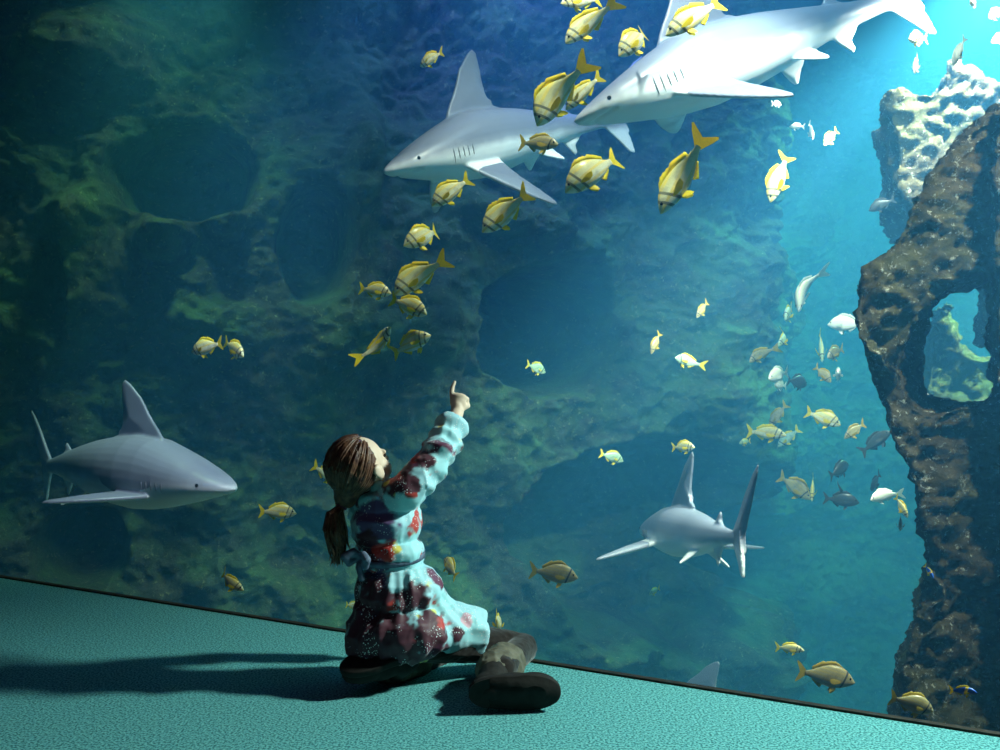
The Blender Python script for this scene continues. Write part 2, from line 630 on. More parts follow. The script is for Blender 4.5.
def fin_solid(bm, pts, t0, t1, frame):
    """pts: (u, v) outline, thickness t0 at v=0 to t1 at the tip; frame maps (u, v, w) to space"""
    vmax = max(abs(v) for u, v in pts) or 1
    A, B = [], []
    # a fan with a thicker spine so that edges taper
    cu = sum(p[0] for p in pts) / len(pts)
    cv = sum(p[1] for p in pts) / len(pts)
    for u, v in pts:
        t = t0 + (t1 - t0) * min(1, abs(v) / vmax)
        A.append(bm.verts.new(frame(u, v, t * 0.35)))
        B.append(bm.verts.new(frame(u, v, -t * 0.35)))
    tc_ = t0 + (t1 - t0) * abs(cv) / vmax
    ca = bm.verts.new(frame(cu, cv, tc_))
    cb = bm.verts.new(frame(cu, cv, -tc_))
    n = len(pts)
    for i in range(n):
        j = (i + 1) % n
        bm.faces.new((A[i], A[j], ca))
        bm.faces.new((B[j], B[i], cb))
        bm.faces.new((A[j], A[i], B[i], B[j]))


def make_shark(L, loc, heading, pitch, roll, bend, label, pect=(38, 38), girth=1.0, vbend=0.0, bend0=0.35, group='sandbar sharks in the tank'):
    """loc: world point of the body at the dorsal fin; heading degrees in plan (0 = +x, 90 = away from the viewer)"""
    bm = bmesh.new()
    seg = 32
    rows = []
    for s_, h, w, z in zip(SS, SH, SW, SZ):
        row = []
        for j in range(seg):
            a = 2 * PI * j / seg
            ca, sa = math.cos(a), math.sin(a)
            yy = w * girth * math.copysign(abs(ca) ** 0.9, ca)
            hh = h * girth * (1.0 if sa > 0 else 0.88)
            zz = hh * math.copysign(abs(sa) ** 0.95, sa)
            row.append(bm.verts.new((-s_, yy, z + zz)))
        rows.append(row)
    for r0, r1 in zip(rows, rows[1:]):
        for j in range(seg):
            k = (j + 1) % seg
            bm.faces.new((r0[j], r0[k], r1[k], r1[j]))
    bm.faces.new(rows[0])
    bm.faces.new(rows[-1][::-1])
    vert = lambda u, v, w: Vector((u, w, v))
    fin_solid(bm, [(-.235, .06), (-.275, .115), (-.32, .165), (-.355, .215), (-.395, .250), (-.418, .264), (-.430, .254), (-.428, .21), (-.422, .165), (-.424, .125), (-.438, .10), (-.468, .088), (-.46, .06)], .016, .009, vert)
    fin_solid(bm, [(-.655, .03), (-.68, .06), (-.705, .083), (-.712, .075), (-.710, .055), (-.735, .040), (-.745, .03)], .010, .008, vert)
    fin_solid(bm, [(-.665, -.02), (-.685, -.05), (-.712, -.078), (-.72, -.07), (-.715, -.048), (-.735, -.030), (-.745, -.015)], .010, .008, vert)
    fin_solid(bm, [(-.80, .015), (-.83, .034), (-.865, .075), (-.91, .135), (-.965, .192), (-1.0, .215), (-.992, .185), (-.975, .155), (-.945, .105), (-.915, .06), (-.898, .022), (-.905, -.01), (-.925, -.062), (-.93, -.09), (-.912, -.085), (-.875, -.045), (-.84, -.008), (-.80, .0)], .013, .0085, vert)
    for sgn, droop in ((1, pect[0]), (-1, pect[1])):
        cd, sd = math.cos(math.radians(droop)), math.sin(math.radians(droop))

        def side(u, v, w, sgn=sgn, cd=cd, sd=sd):
            y0, z0 = .055 * girth, -.035 * girth
            return Vector((u, sgn * (y0 + v * cd + w * sd), z0 - v * sd + w * cd))
        fin_solid(bm, [(-.205, 0), (-.235, .06), (-.27, .12), (-.31, .18), (-.345, .225), (-.362, .235), (-.366, .222), (-.356, .17), (-.342, .11), (-.335, .06), (-.335, .02), (-.33, 0)], .016, .010, side)

        def pel(u, v, w, sgn=sgn):
            return Vector((u, sgn * (.025 * girth + v * .8), -.045 * girth - v * .6 + w))
        fin_solid(bm, [(-.53, 0), (-.56, .04), (-.59, .07), (-.60, .065), (-.598, .03), (-.605, 0)], .011, .009, pel)
    for v in bm.verts:
        v.co *= L
    me = remeshed('shark_body', bm, L * 0.0038, 4, 0.5)
    co = get_co(me) / L
    no = get_no(me)
    # mouth crease
    s_ = -co[:, 0]
    yy, zz = co[:, 1], co[:, 2]
    arc = np.abs((s_ - .055) - (1 - np.clip(np.abs(yy) / .05, 0, 1) ** 2) * -.012 - .03 * np.clip(np.abs(yy) / .05, 0, 1) ** 2)
    dent = np.exp(-(arc / .006) ** 2) * (zz < -.015) * (np.abs(yy) < .05) * (s_ < .11)
    co = co - no * (dent * .006)[:, None]
    back = np.clip(0.5 + (zz - .002) / .075, 0, 1)
    pecz = (np.abs(yy) > .095) | (zz > .1)
    back = np.where(pecz, np.clip(0.62 + 0.35 * no[:, 2], 0.35, 1), back)
    back = np.where(zz > .1, 0.8, back)
    attr = me.attributes.new('back', 'FLOAT', 'POINT')
    attr.data.foreach_set('value', back)

    def bendf(p):
        p = np.array(p, float).reshape(-1, 3)
        S = np.linspace(-.05, 1.05, 400)
        ang = np.where(S > bend0, bend * ((S - bend0) / (1 - bend0)) ** 1.4 if False else bend * (np.clip((S - bend0) / (1 - bend0), 0, 2) ** 1.4), 0)
        vang = vbend * np.clip((S - bend0) / (1 - bend0), 0, 2) ** 1.3
        dx = -np.cos(ang) * np.cos(vang)
        dy = np.sin(ang)
        dz = np.sin(vang)
        ds = S[1] - S[0]
        X = np.cumsum(dx) * ds
        Y = np.cumsum(dy) * ds
        Zz = np.cumsum(dz) * ds
        i0 = np.interp(.35, S, X), np.interp(.35, S, Y), np.interp(.35, S, Zz)
        X -= i0[0]
        Y -= i0[1]
        Zz -= i0[2]
        s1 = -p[:, 0]
        a = np.interp(s1, S, ang)
        vb = np.interp(s1, S, vang)
        q = np.empty_like(p)
        q[:, 0] = np.interp(s1, S, X) + p[:, 1] * np.sin(a) + p[:, 2] * np.sin(vb)
        q[:, 1] = np.interp(s1, S, Y) + p[:, 1] * np.cos(a)
        q[:, 2] = np.interp(s1, S, Zz) + p[:, 2] * np.cos(vb)
        return q * L
    set_co(me, bendf(co))
    root = empty('sandbar_shark', loc, label, 'shark', group)
    root.rotation_mode = 'QUATERNION'
    q = Matrix.Rotation(math.radians(heading), 3, 'Z') @ Matrix.Rotation(-math.radians(pitch), 3, 'Y') @ Matrix.Rotation(math.radians(roll), 3, 'X')
    root.rotation_quaternion = q.to_quaternion()
    obj('body', me, M_shark, root)
    for sgn in (1, -1):
        e = bmesh.new()
        p = bendf([(-.075, sgn * .0515 * girth, -.002)])[0]
        add_ell(e, p, (L * .0052, L * .004, L * .0052))
        obj('eye', bm_mesh('eye', e), M_shark_eye, root, label='dark round eye')
        for k in range(5):
            e = bmesh.new()
            x = -.175 - .016 * k
            pts = [bendf([(x - .004 * t * t, sgn * (np.interp(-x, SS, SW) * girth * math.cos(t * .5) * 1.0), -.008 + .03 * t * .9)])[0] for t in (-1, -.5, 0, .5, 1)]
            add_chain(e, pts, [L * .0008, L * .0016, L * .0018, L * .0016, L * .0008], 8)
            obj('gill_slit', bm_mesh('gill_slit', e), M_gill, root)
    return root


make_shark(1.78, at(141, 474, 4.85), -28, -2, 0, 0.50, 'grey shark gliding past the dark rocks just above the floor line, facing right', (5, 1), 1.2, -0.22, 0.3)
make_shark(1.95, at(479, 146, 5.3), 180 + 44, -18, 4, 0.5, 'pale shark at upper middle with tall dorsal fin, snout pointing down left', (48, 26), 1.1, -0.2, 0.35)
make_shark(2.05, at(708, 68, 4.55), 180 + 13, -22, 6, 0.15, 'largest pale shark at top, passing beside the bright rock top with forked tail', (36, 5), 1.05, -0.14, 0.4)
make_shark(1.62, at(680, 533, 5.1), 99, -6, 6, 0.10, 'pale shark swimming away with tail fin upright, above the carpet edge at right', (18, -2), .95, 0.0, 0.3)
make_shark(1.2, at(700, 706, 6.0), 138, 8, 0, 0.1, 'shark mostly hidden below the window edge, only its pale dorsal fin showing', (30, 30))


# ------------------------------------------------------------------ fish
def body_material(name, base, belly, stripe, band, stripes=26.0, band_x=(.27, .375), band_w=.022, amount=1.0, back=None):
    m, nt, b, out = new_mat(name)
    tc = N(nt, 'ShaderNodeTexCoord')
    sp = N(nt, 'ShaderNodeSeparateXYZ')
    nt.links.new(tc.outputs['Object'], sp.inputs[0])

    def math_(op, a, b_=None, c_=None):
        n = N(nt, 'ShaderNodeMath', operation=op)
        for i, v in enumerate((a, b_, c_)):
            if v is None:
                continue
            if isinstance(v, (int, float)):
                n.inputs[i].default_value = v
            else:
                nt.links.new(v, n.inputs[i])
        return n.outputs[0]
    x, z = sp.outputs[0], sp.outputs[2]
    f = math_('SINE', math_('MULTIPLY', math_('MULTIPLY_ADD', x, 0.12, z), stripes * 2 * PI * 0.9))
    sf = ramp(nt, f, [(0.35, (0, 0, 0)), (0.75, (amount,) * 3)])
    zb = ramp(nt, math_('MULTIPLY_ADD', z, 2.4, 0.5), [(0.12, belly), (0.45, base), (0.95, back or base)])
    c = mixc(nt, sf, zb, stripe)
    if band:
        nn = N(nt, 'ShaderNodeTexNoise', Scale=9.0, Detail=4.0)
        nt.links.new(tc.outputs['Object'], nn.inputs['Vector'])
        c = mixc(nt, ramp(nt, nn.outputs['Fac'], [(0.50, (0, 0, 0)), (0.68, (.55, .55, .55))]), c, tuple(v * .45 for v in base))
        for bx in band_x:
            d = math_('ABSOLUTE', math_('SUBTRACT', math_('MULTIPLY_ADD', z, -0.35, x), bx))
            bf = math_('LESS_THAN', d, band_w)
            c = mixc(nt, bf, c, band)
    nt.links.new(c, b.inputs['Base Color'])
    b.inputs['Roughness'].default_value = 0.35
    b.inputs['Specular IOR Level'].default_value = 0.6
    return m


YEL = (0.95, 0.74, 0.03)
FM = {
    'pork': body_material('porkfish_scales', (0.80, 0.77, 0.52), (0.86, 0.86, 0.80), (0.80, 0.60, 0.08), (0.20, 0.20, 0.12), 9.0, (.25, .37), .019, amount=0.7, back=(0.62, 0.55, 0.18)),
    'grunt': body_material('grunt_scales', (0.42, 0.38, 0.22), (0.55, 0.52, 0.38), (0.50, 0.36, 0.06), (0.05, 0.05, 0.045), 18.0, (.30, .31), 0.012, 0.5, (0.26, 0.22, 0.10)),
    'pale': body_material('pale_scales', (0.86, 0.88, 0.82), (0.92, 0.92, 0.9), (0.85, 0.78, 0.45), None, 12.0, amount=0.4, back=(0.8, 0.8, 0.6)),
    'dark': body_material('dark_scales', (0.06, 0.07, 0.07), (0.10, 0.11, 0.11), (0.05, 0.055, 0.05), None, 10.0, amount=0.4),
    'green': body_material('greenish_scales', (0.42, 0.60, 0.42), (0.55, 0.70, 0.58), (0.55, 0.55, 0.20), (0.05, 0.07, 0.06), 14.0, (.28, .29), 0.012, amount=0.5),
    'blue': body_material('blue_scales', (0.03, 0.16, 0.75), (0.75, 0.80, 0.85), (0.05, 0.2, 0.7), (0.85, 0.55, 0.08), 8.0, (.1, .11), 0.05, amount=0.3),
}
M_fin_y = plain('yellow_fin', YEL, 0.5, 0.3, 0.15, 12, trans=0.35)
M_fin_p = plain('pale_fin', (0.80, 0.84, 0.78), 0.5, 0.3, 0.1, 12, trans=0.35)
M_fin_d = plain('dark_fin', (0.07, 0.075, 0.07), 0.5, 0.3, 0.15, 12, trans=0.2)
M_fin_g = plain('olive_fin', (0.62, 0.46, 0.06), 0.5, 0.3, 0.15, 12, trans=0.35)
M_eye = plain('fish_eye', (0.01, 0.01, 0.012), 0.1, 0.7)
FIN = {'pork': M_fin_y, 'grunt': M_fin_g, 'pale': M_fin_p, 'dark': M_fin_d, 'green': M_fin_y, 'blue': M_fin_y}

STA = {
    'deep': [(.50, -.03, .004, .003), (.485, -.028, .022, .014), (.455, -.022, .052, .03), (.41, -.008, .095, .05), (.35, .006, .138, .066), (.27, .016, .175, .078), (.17, .02, .196, .083), (.06, .018, .192, .078), (-.05, .012, .163, .064), (-.14, .006, .122, .048), (-.22, .002, .08, .030), (-.28, 0, .052, .017), (-.325, 0, .043, .010), (-.345, 0, .04, .006)],
    'long': [(.50, -.02, .004, .003), (.485, -.018, .020, .014), (.45, -.012, .050, .03), (.40, 0, .083, .045), (.33, .01, .115, .058), (.24, .015, .142, .066), (.13, .015, .155, .068), (.02, .01, .148, .062), (-.08, .006, .124, .05), (-.16, .003, .096, .038), (-.23, 0, .066, .025), (-.29, 0, .044, .015), (-.335, 0, .038, .009), (-.35, 0, .036, .005)],
}


def fish_meshes(shape, bend, slim=1.0):
    st = STA[shape]

    def warp_(p):
        x = p[0]
        t = max(0.0, 0.2 - x)
        return Vector((x, p[1] + bend * t * t * 1.4, p[2]))
    out = {}
    bm = bmesh.new()
    rows = []
    seg = 18
    for x, zc, h, w in st:
        rows.append([bm.verts.new(warp_((x, w * math.copysign(abs(math.cos(a)) ** 0.9, math.cos(a)), zc + h * slim * math.sin(a)))) for a in [2 * PI * j / seg for j in range(seg)]])
    for r0, r1 in zip(rows, rows[1:]):
        for j in range(seg):
            k = (j + 1) % seg
            bm.faces.new((r0[j], r0[k], r1[k], r1[j]))
    bm.faces.new(rows[0])
    bm.faces.new(rows[-1])
    out['body'] = bm_mesh('fish_body', bm)
    xs = [s_[0] for s_ in st][::-1]
    top = lambda x: float(np.interp(x, xs, [s_[1] + s_[2] * slim for s_ in st][::-1]))
    bot = lambda x: float(np.interp(x, xs, [s_[1] - s_[2] * slim for s_ in st][::-1]))

    def strip(name, x0, x1, fh, under=False, spikes=0, t=.004, lean=.03):
        n = 16
        bm = bmesh.new()
        base, tip = [], []
        for i in range(n + 1):
            u = i / n
            x = x0 + (x1 - x0) * u
            hgt = fh(u)
            if spikes and i % 2 and u < .6:
                hgt *= .82
            e = (bot(x) + .012) if under else (top(x) - .012)
            sg = -1 if under else 1
            base.append((x, e))
            tip.append((x - lean * hgt / .1, e + sg * (hgt + .012)))
        ring = []
        for w in (t, -t):
            ring.append([[bm.verts.new(warp_((p[0], w * k, p[1]))) for p in row] for row, k in ((base, 1), (tip, .35))])
        for a, s_ in ((ring[0], 1), (ring[1], -1)):
            for i in range(n):
                bm.faces.new((a[0][i], a[0][i + 1], a[1][i + 1], a[1][i]))
        A, B = ring
        for i in range(n):
            bm.faces.new((A[1][i], A[1][i + 1], B[1][i + 1], B[1][i]))
            bm.faces.new((A[0][i], A[0][i + 1], B[0][i + 1], B[0][i]))
        bm.faces.new((A[0][0], A[1][0], B[1][0], B[0][0]))
        bm.faces.new((A[0][n], A[1][n], B[1][n], B[0][n]))
        out[name] = bm_mesh(name, bm)

    strip('dorsal_fin', .27, -.23, lambda u: .075 * (math.sin(min(1, u * 3.2) * PI / 2)) * (1 - .35 * u) + (.02 if u > .6 else 0) * (1 - u) * 2.5, False, 1)
    strip('anal_fin', -.04, -.22, lambda u: .075 * (1 - u * .8) * min(1, u * 6 + .25), True)

    def fan(name, pts, frame, t=.004):
        bm = bmesh.new()
        fin_solid(bm, pts, t, t * .5, frame)
        me = bm_mesh(name, bm, False)
        for v in me.vertices:
            v.co = warp_(v.co)
        out[name] = me
    fan('tail_fin', [(-.325, .04), (-.37, .085), (-.43, .15), (-.49, .195), (-.50, .175), (-.465, .10), (-.435, .04), (-.425, 0), (-.435, -.04), (-.465, -.10), (-.495, -.165), (-.48, -.18), (-.43, -.14), (-.37, -.08), (-.325, -.04)], lambda u, v, w: Vector((u, w, v)), .005)
    for sg, nm in ((1, 'pelvic_fin'), (-1, 'pelvic_fin.b')):
        fan(nm, [(.20, 0), (.17, .07), (.11, .125), (.08, .13), (.085, .07), (.11, 0)], lambda u, v, w, sg=sg: Vector((u, sg * (.018 + .4 * v) + w, bot(.15) + .02 - .85 * v)))
    for sg, nm in ((1, 'pectoral_fin'), (-1, 'pectoral_fin.b')):
        fan(nm, [(.25, .0), (.20, .022), (.12, .04), (.055, .035), (.05, .015), (.07, -.03), (.13, -.055), (.20, -.04), (.25, -.018)], lambda u, v, w, sg=sg: Vector((u, sg * (.072 + (.25 - u) * .38) + w, -.035 + v)))
        pass
    for sg, nm in ((1, 'eye'), (-1, 'eye.b')):
        bm = bmesh.new()
        add_ell(bm, (.40, sg * (.047 if shape == 'deep' else .043), .03), (.021, .011, .021), None, 12, 8)
        out[nm] = bm_mesh('eye', bm)
    return out


MESH = {}
for sh in STA:
    for bi, bd in enumerate((0.0, 0.75, -0.75)):
        MESH[sh, bi] = fish_meshes(sh, bd)
PROTO = {}
NAMES = {'pork': 'porkfish', 'grunt': 'grunt_fish', 'pale': 'silver_fish', 'dark': 'surgeonfish', 'green': 'reef_fish', 'blue': 'damselfish'}


def proto(kind, shape, bi):
    key = (kind, shape, bi)
    if key not in PROTO:
        ms = MESH[shape, bi]
        parts = []
        for nm, me in ms.items():
            me2 = me.copy()
            me2.materials.clear()
            me2.materials.append(FM[kind] if nm == 'body' else M_eye if nm.startswith('eye') else FIN[kind])
            parts.append((nm.split('.')[0], me2))
        PROTO[key] = parts
    return PROTO[key]


GROUPS = {'pork': 'yellow striped fish in the tank', 'grunt': 'brown yellow finned fish in the tank', 'pale': 'silvery fish in the tank', 'dark': 'dark fish by the pillar', 'green': 'greenish fish in the tank', 'blue': 'small blue fish on the pillar rock'}


def fish(tail, head, d, L, sign, kind, label, shape='deep', bi=0, roll=0.0):
    """tail and head ends as seen from the camera, d metres away; L body length; sign > 0: head turned away"""
    t = at(tail[0], tail[1], d)
    h = at(head[0], head[1], d)
    v = h - t
    lp = v.length
    c = (t + h) / 2
    if lp < L:
        v = v + Vector((0, 1, 0)) * (sign * math.sqrt(L * L - lp * lp))
    else:
        L = lp
    x = v.normalized()
    up = Vector((0, 0, 1)) if abs(x.z) < 0.97 else Vector((0.3, -0.3, 1))
    y = up.cross(x).normalized()
    z = x.cross(y)
    R = Matrix((x, y, z)).transposed() @ Matrix.Rotation(math.radians(roll), 3, 'X')
    root = empty(NAMES[kind], c, label, 'fish', GROUPS[kind])
    root.rotation_mode = 'QUATERNION'
    root.rotation_quaternion = R.to_quaternion()
    root.scale = (L, L, L)
    for nm, me in proto(kind, shape, bi):
        obj(nm, me, None, root)
    return root


FISH = [
    # upper shoal
    ((444, 54), (419, 63), 4.6, .15, 1, 'pork', 'small striped fish alone above the tall dorsal fin of the upper middle shark', 'deep', 0, 0),
    ((608, 6), (564, 45), 4.0, .25, -1, 'pork', 'grey yellow fish heading down left, just under the fish cut by the top border', 'long', 1, 0),
    ((657, 22), (617, 57), 4.1, .23, -1, 'pork', 'whitish yellow tailed fish just left of the fish crossing the largest shark', 'deep', 2, 0),
    ((722, 0), (665, 35), 3.9, .26, -1, 'pork', 'yellow grey fish in front of the back of the largest shark at the top', 'long', 0, 0),
    ((574, 66), (535, 127), 3.9, .30, -1, 'pork', 'big white fish with upright yellow tail over the rear of the middle shark', 'deep', 1, 0),
    ((601, 78), (566, 106), 4.2, .22, 1, 'pork', 'yellow fish half hidden behind the big white fish with upright tail', 'long', 0, 0),
    ((519, 140), (558, 147), 4.1, .20, -1, 'grunt', 'grey fish facing right against the white side of the middle shark', 'long', 0, 0),
    ((623, 150), (564, 191), 3.8, .28, -1, 'pork', 'white and yellow fish centred below the snout of the largest shark', 'deep', 2, 0),
    ((704, 144), (659, 213), 3.9, .32, -1, 'pork', 'steeply diving white yellow fish below the belly of the largest shark', 'long', 1, 10),
    ((789, 153), (768, 203), 4.6, .26, -1, 'pork', 'fish diving nearly head down between largest shark and craggy pillar', 'long', 0, 15),
    ((471, 178), (431, 205), 4.1, .20, -1, 'pork', 'white fish with yellow tail just under the body of the middle shark', 'deep', 0, 0),
    ((529, 196), (481, 231), 4.0, .24, -1, 'pork', 'yellow striped fish below right of the white one under the middle shark', 'deep', 1, 0),
    ((446, 226), (404, 246), 4.0, .21, -1, 'pork', 'white bodied fish at the head of the column above the pointing hand', 'deep', 2, 0),
    ((440, 260), (394, 294), 3.9, .24, -1, 'pork', 'largest white fish in the column above the pointing hand', 'deep', 1, 0),
    ((358, 288), (392, 293), 4.1, .15, -1, 'pork', 'small yellow fish facing right, left end of the group above the hand', 'deep', 0, 0),
    ((389, 298), (428, 314), 3.85, .18, -1, 'pork', 'striped fish facing right directly beneath the largest white fish of the column', 'deep', 0, 0),
    ((371, 361), (392, 327), 4.0, .20, -1, 'pork', 'narrow yellow fish tipped upward beside another yellow fish above the girl', 'long', 2, 0),
    ((391, 354), (431, 334), 3.95, .19, -1, 'pork', 'deep yellow fish tilted upward, lowest right of the column above the girl', 'deep', 0, 0),
    ((225, 343), (189, 351), 4.6, .19, 1, 'pork', 'left fish of the tail to tail pair on the dark rocks', 'deep', 0, 0),
    ((221, 341), (247, 356), 4.6, .18, -1, 'pork', 'right fish of the tail to tail pair on the dark rocks', 'deep', 0, 0),
    ((259, 511), (296, 513), 4.4, .17, 1, 'pork', 'yellow green striped fish in front of the snout of the left shark', 'deep', 0, 0),
    ((213, 576), (245, 589), 4.1, .149, -1, 'pork', 'yellow brown fish close above the carpet edge below the left shark', 'long', 1, 0),
    ((314, 464), (338, 484), 4.2, .16, 1, 'pork', 'yellow fish half hidden behind the head of the girl', 'long', 0, 0),
    ((457, 575), (444, 560), 3.8, .13, 1, 'pork', 'small yellow striped fish right beside the waist of the girl', 'deep', 0, 20),
    ((496, 611), (500, 632), 3.6, .15, 1, 'pork', 'yellow fish peeking up behind the knee of the girl', 'long', 0, 0),
    ((347, 603), (357, 607), 4.2, .08, 1, 'pork', 'tiny yellow fish peeking out left of the hem of the dress', 'long', 0, 0),
    ((529, 571), (578, 576), 3.9, .20, -1, 'grunt', 'grey yellow fish facing right, alone right of the waist of the girl', 'deep', 0, 0),
    # right half
    ((673, 448), (693, 446), 5.0, .14, -1, 'pork', 'round yellow fish just above the dorsal fin tip of the shark swimming away', 'deep', 0, 0),
    ((599, 453), (624, 461), 6.4, .18, 1, 'green', 'faint greenish fish level with the shoulder of the girl, in open blue water', 'deep', 0, 0),
    ((661, 332), (650, 354), 5.6, .15, -1, 'grunt', 'small orange yellow fish pointing down, left of the pale fish facing left', 'long', 0, 0),
    ((709, 301), (695, 318), 5.8, .15, -1, 'grunt', 'small brownish fish heading down left, highest one in open middle water', 'long', 0, 0),
    ((699, 366), (674, 357), 6.0, .18, -1, 'green', 'pale greenish fish facing left below the small brownish one', 'deep', 1, 0),
    ((806, 268), (794, 312), 5.0, .28, -1, 'pale', 'tall white fish with upright yellow tail left of the pillar', 'deep', 1, 0),
    ((796, 306), (781, 320), 5.6, .20, -1, 'green', 'greenish white fish overlapped by the tall white fish', 'deep', 0, 0),
    ((795, 330), (776, 346), 5.5, .16, -1, 'green', 'small fish with yellow tail under the greenish white one near the pillar', 'long', 2, 0),
    ((770, 347), (747, 362), 5.9, .20, -1, 'grunt', 'dim fish with orange tail heading down left, left of the bright cluster', 'long', 1, 0),
    ((792, 372), (765, 378), 5.3, .20, -1, 'pale', 'bright white fish heading left in the middle of the cluster by the pillar', 'deep', 0, 0),
    ((789, 386), (772, 384), 5.6, .14, -1, 'pale', 'small white fish tucked under the bright white one in the cluster', 'deep', 0, 0),
    ((784, 380), (810, 384), 5.8, .20, 1, 'dark', 'dim grey fish facing right behind the bright cluster', 'deep', 0, 0),
    ((862, 325), (832, 323), 4.9, .20, 1, 'pale', 'white fish whose tail disappears behind the left edge of the pillar', 'deep', 0, 0),
    ((823, 331), (819, 362), 5.2, .20, -1, 'green', 'thin upright greenish fish left of the dim olive fish by the pillar', 'long', 0, 0),
    ((847, 348), (824, 357), 5.6, .18, -1, 'grunt', 'dim olive fish beneath the white fish cut off by the pillar', 'deep', 0, 0),
    ((817, 366), (829, 382), 5.1, .13, -1, 'grunt', 'small orange fish, left one of a close pair beside the pillar', 'deep', 0, 0),
    ((843, 378), (833, 372), 5.1, .17, -1, 'pale', 'small white fish seen nearly head on, right one of the close pair', 'deep', 0, 0),
    ((749, 432), (783, 434), 5.2, .22, -1, 'pork', 'bright fish with yellow tail and black band facing right in midwater', 'long', 0, 0),
    ((785, 403), (771, 427), 6.2, .20, 1, 'grunt', 'dim fish with raised tail behind the one with the black band', 'long', 0, 0),
    ((808, 412), (838, 424), 5.2, .20, -1, 'pork', 'green white fish with dark patch facing right, right of the banded one', 'deep', 0, 0),
    ((867, 423), (842, 438), 5.6, .18, -1, 'grunt', 'dim orange brown fish right of the green white one', 'long', 0, 0),
    ((864, 454), (887, 430), 5.0, .20, -1, 'dark', 'dark fish slanting upward next to the pillar edge', 'long', 0, 0),
    ((798, 428), (779, 447), 6.6, .20, 1, 'green', 'very faint fish just below right of the banded one', 'long', 0, 0),
    ((752, 441), (738, 443), 5.6, .10, -1, 'green', 'tiny greenish sliver of a fish left below the banded one', 'long', 0, 0),
    ((826, 476), (852, 464), 5.3, .19, 1, 'dark', 'dark fish slanting up right, above the dark round fish with the tall fin', 'deep', 0, 0),
    ((782, 477), (808, 497), 5.6, .24, -1, 'grunt', 'dim fish with pale belly left of the thin striped one', 'deep', 0, 0),
    ((816, 476), (809, 500), 5.1, .16, -1, 'pork', 'thin upright fish with yellow stripes next to the dark round fish', 'long', 0, 0),
    ((825, 499), (857, 501), 5.0, .18, -1, 'dark', 'dark round fish with a tall thin dorsal fin', 'deep', 0, 0),
    ((876, 472), (875, 492), 5.4, .16, 1, 'dark', 'small dark upright fish above the bright white one at the pillar', 'long', 0, 0),
    ((897, 492), (869, 499), 4.6, .14, -1, 'pale', 'brilliant white fish facing left right beside the pillar', 'deep', 1, 0),
    ((899, 497), (904, 516), 4.3, .12, -1, 'pork', 'small white and yellow fish pressed to the pillar edge', 'long', 0, 0),
    ((897, 513), (904, 532), 4.3, .12, 1, 'dark', 'small dark fish hanging under the white and yellow one at the pillar edge', 'long', 0, 0),
    ((526, 364), (546, 372), 7.0, .19, 1, 'green', 'ghostly outline of a fish in the dark recess right of the hand', 'deep', 0, 0),
    ((661, 589), (648, 593), 5.4, .10, -1, 'green', 'tiny greenish fish below the pectoral fin of the shark swimming away', 'long', 0, 0),
    ((777, 649), (802, 648), 4.3, .13, -1, 'pork', 'small lemon striped fish above the brown fish near the carpet edge', 'long', 0, 0),
    ((797, 672), (854, 680), 3.35, .20, -1, 'grunt', 'brown fish with yellow fins facing right close above the carpet edge', 'deep', 0, 0),
    ((889, 697), (934, 710), 2.75, .13, -1, 'grunt', 'yellow brown fish partly hidden by the carpet edge at the foot of the pillar', 'deep', 0, 0),
    ((952, 692), (974, 690), 2.62, .07, -1, 'blue', 'blue and white fish with orange mark low in front of the pillar foot', 'long', 0, 0),
    ((927, 566), (931, 577), 3.15, .055, -1, 'blue', 'tiny blue fish before the middle of the pillar', 'long', 0, 0),
    ((893, 200), (871, 209), 4.6, .13, 1, 'dark', 'small dark fish with pale belly left of the upper pillar', 'deep', 0, 0),
    ((811, 121), (811, 141), 5.0, .12, -1, 'pale', 'small upright pale fish, left one of two under the rear of the largest shark', 'long', 0, 0),
    ((839, 129), (822, 146), 5.0, .13, -1, 'pork', 'small yellow fish, right one of two under the rear of the largest shark', 'deep', 0, 0),
    ((931, 36), (905, 41), 4.4, .14, -1, 'pork', 'yellow white fish beside the tail of the largest shark', 'deep', 0, 0),
    ((921, 54), (911, 75), 4.2, .12, -1, 'pale', 'white fish nosing the left end of the bright pillar top', 'deep', 0, 0),
    ((980, 0), (966, 5), 4.2, .10, -1, 'pale', 'pale fish cut by the top border above the bright pillar top', 'deep', 0, 0),
    ((1003, 8), (986, 20), 4.8, .12, -1, 'pale', 'pale fish at the upper right corner, higher of two', 'deep', 1, 0),
    ((1012, 34), (991, 42), 4.8, .11, -1, 'pale', 'pale fish at the upper right corner, lower of two', 'deep', 0, 0),
    ((961, 40), (957, 62), 3.9, .12, 1, 'pale', 'white fish with raised tail just above the peak of the pillar', 'deep', 0, 0),
    ((602, -4), (560, 6), 4.2, .2, -1, 'pork', 'fish cut by the top border above the grey yellow fish', 'long', 0, 0),
    ((770, 105), (783, 103), 5.0, .09, 1, 'pale', 'tiny silvery fish, upper one below the belly of the largest shark', 'long', 0, 0),
    ((803, 128), (791, 125), 5.0, .09, 1, 'pale', 'tiny silvery fish, lower one below the belly of the largest shark', 'long', 0, 0),
]
for f_ in FISH:
    r_ = fish(*f_)
    if 'tall thin dorsal' in f_[6]:
        bm = bmesh.new()
        fin_solid(bm, [(.12, .19), (.02, .30), (-.10, .46), (-.14, .56), (-.12, .44), (-.06, .30), (-.04, .16)], .005, .003, lambda u, v, w: Vector((u, w, v)))
        obj('dorsal_filament', bm_mesh('dorsal_filament', bm), M_fin_d, r_)
#--PART3--
# ------------------------------------------------------------------ the girl
GIRL0 = Vector((at(400, 685, 2.7).x, 2.7, 0.0))
girl = empty('person', GIRL0, 'young child in flowered blue dress kneeling on the carpet, pointing up at the fish', 'person')


def g(px, py, d):
    return at(px, py, d) - GIRL0


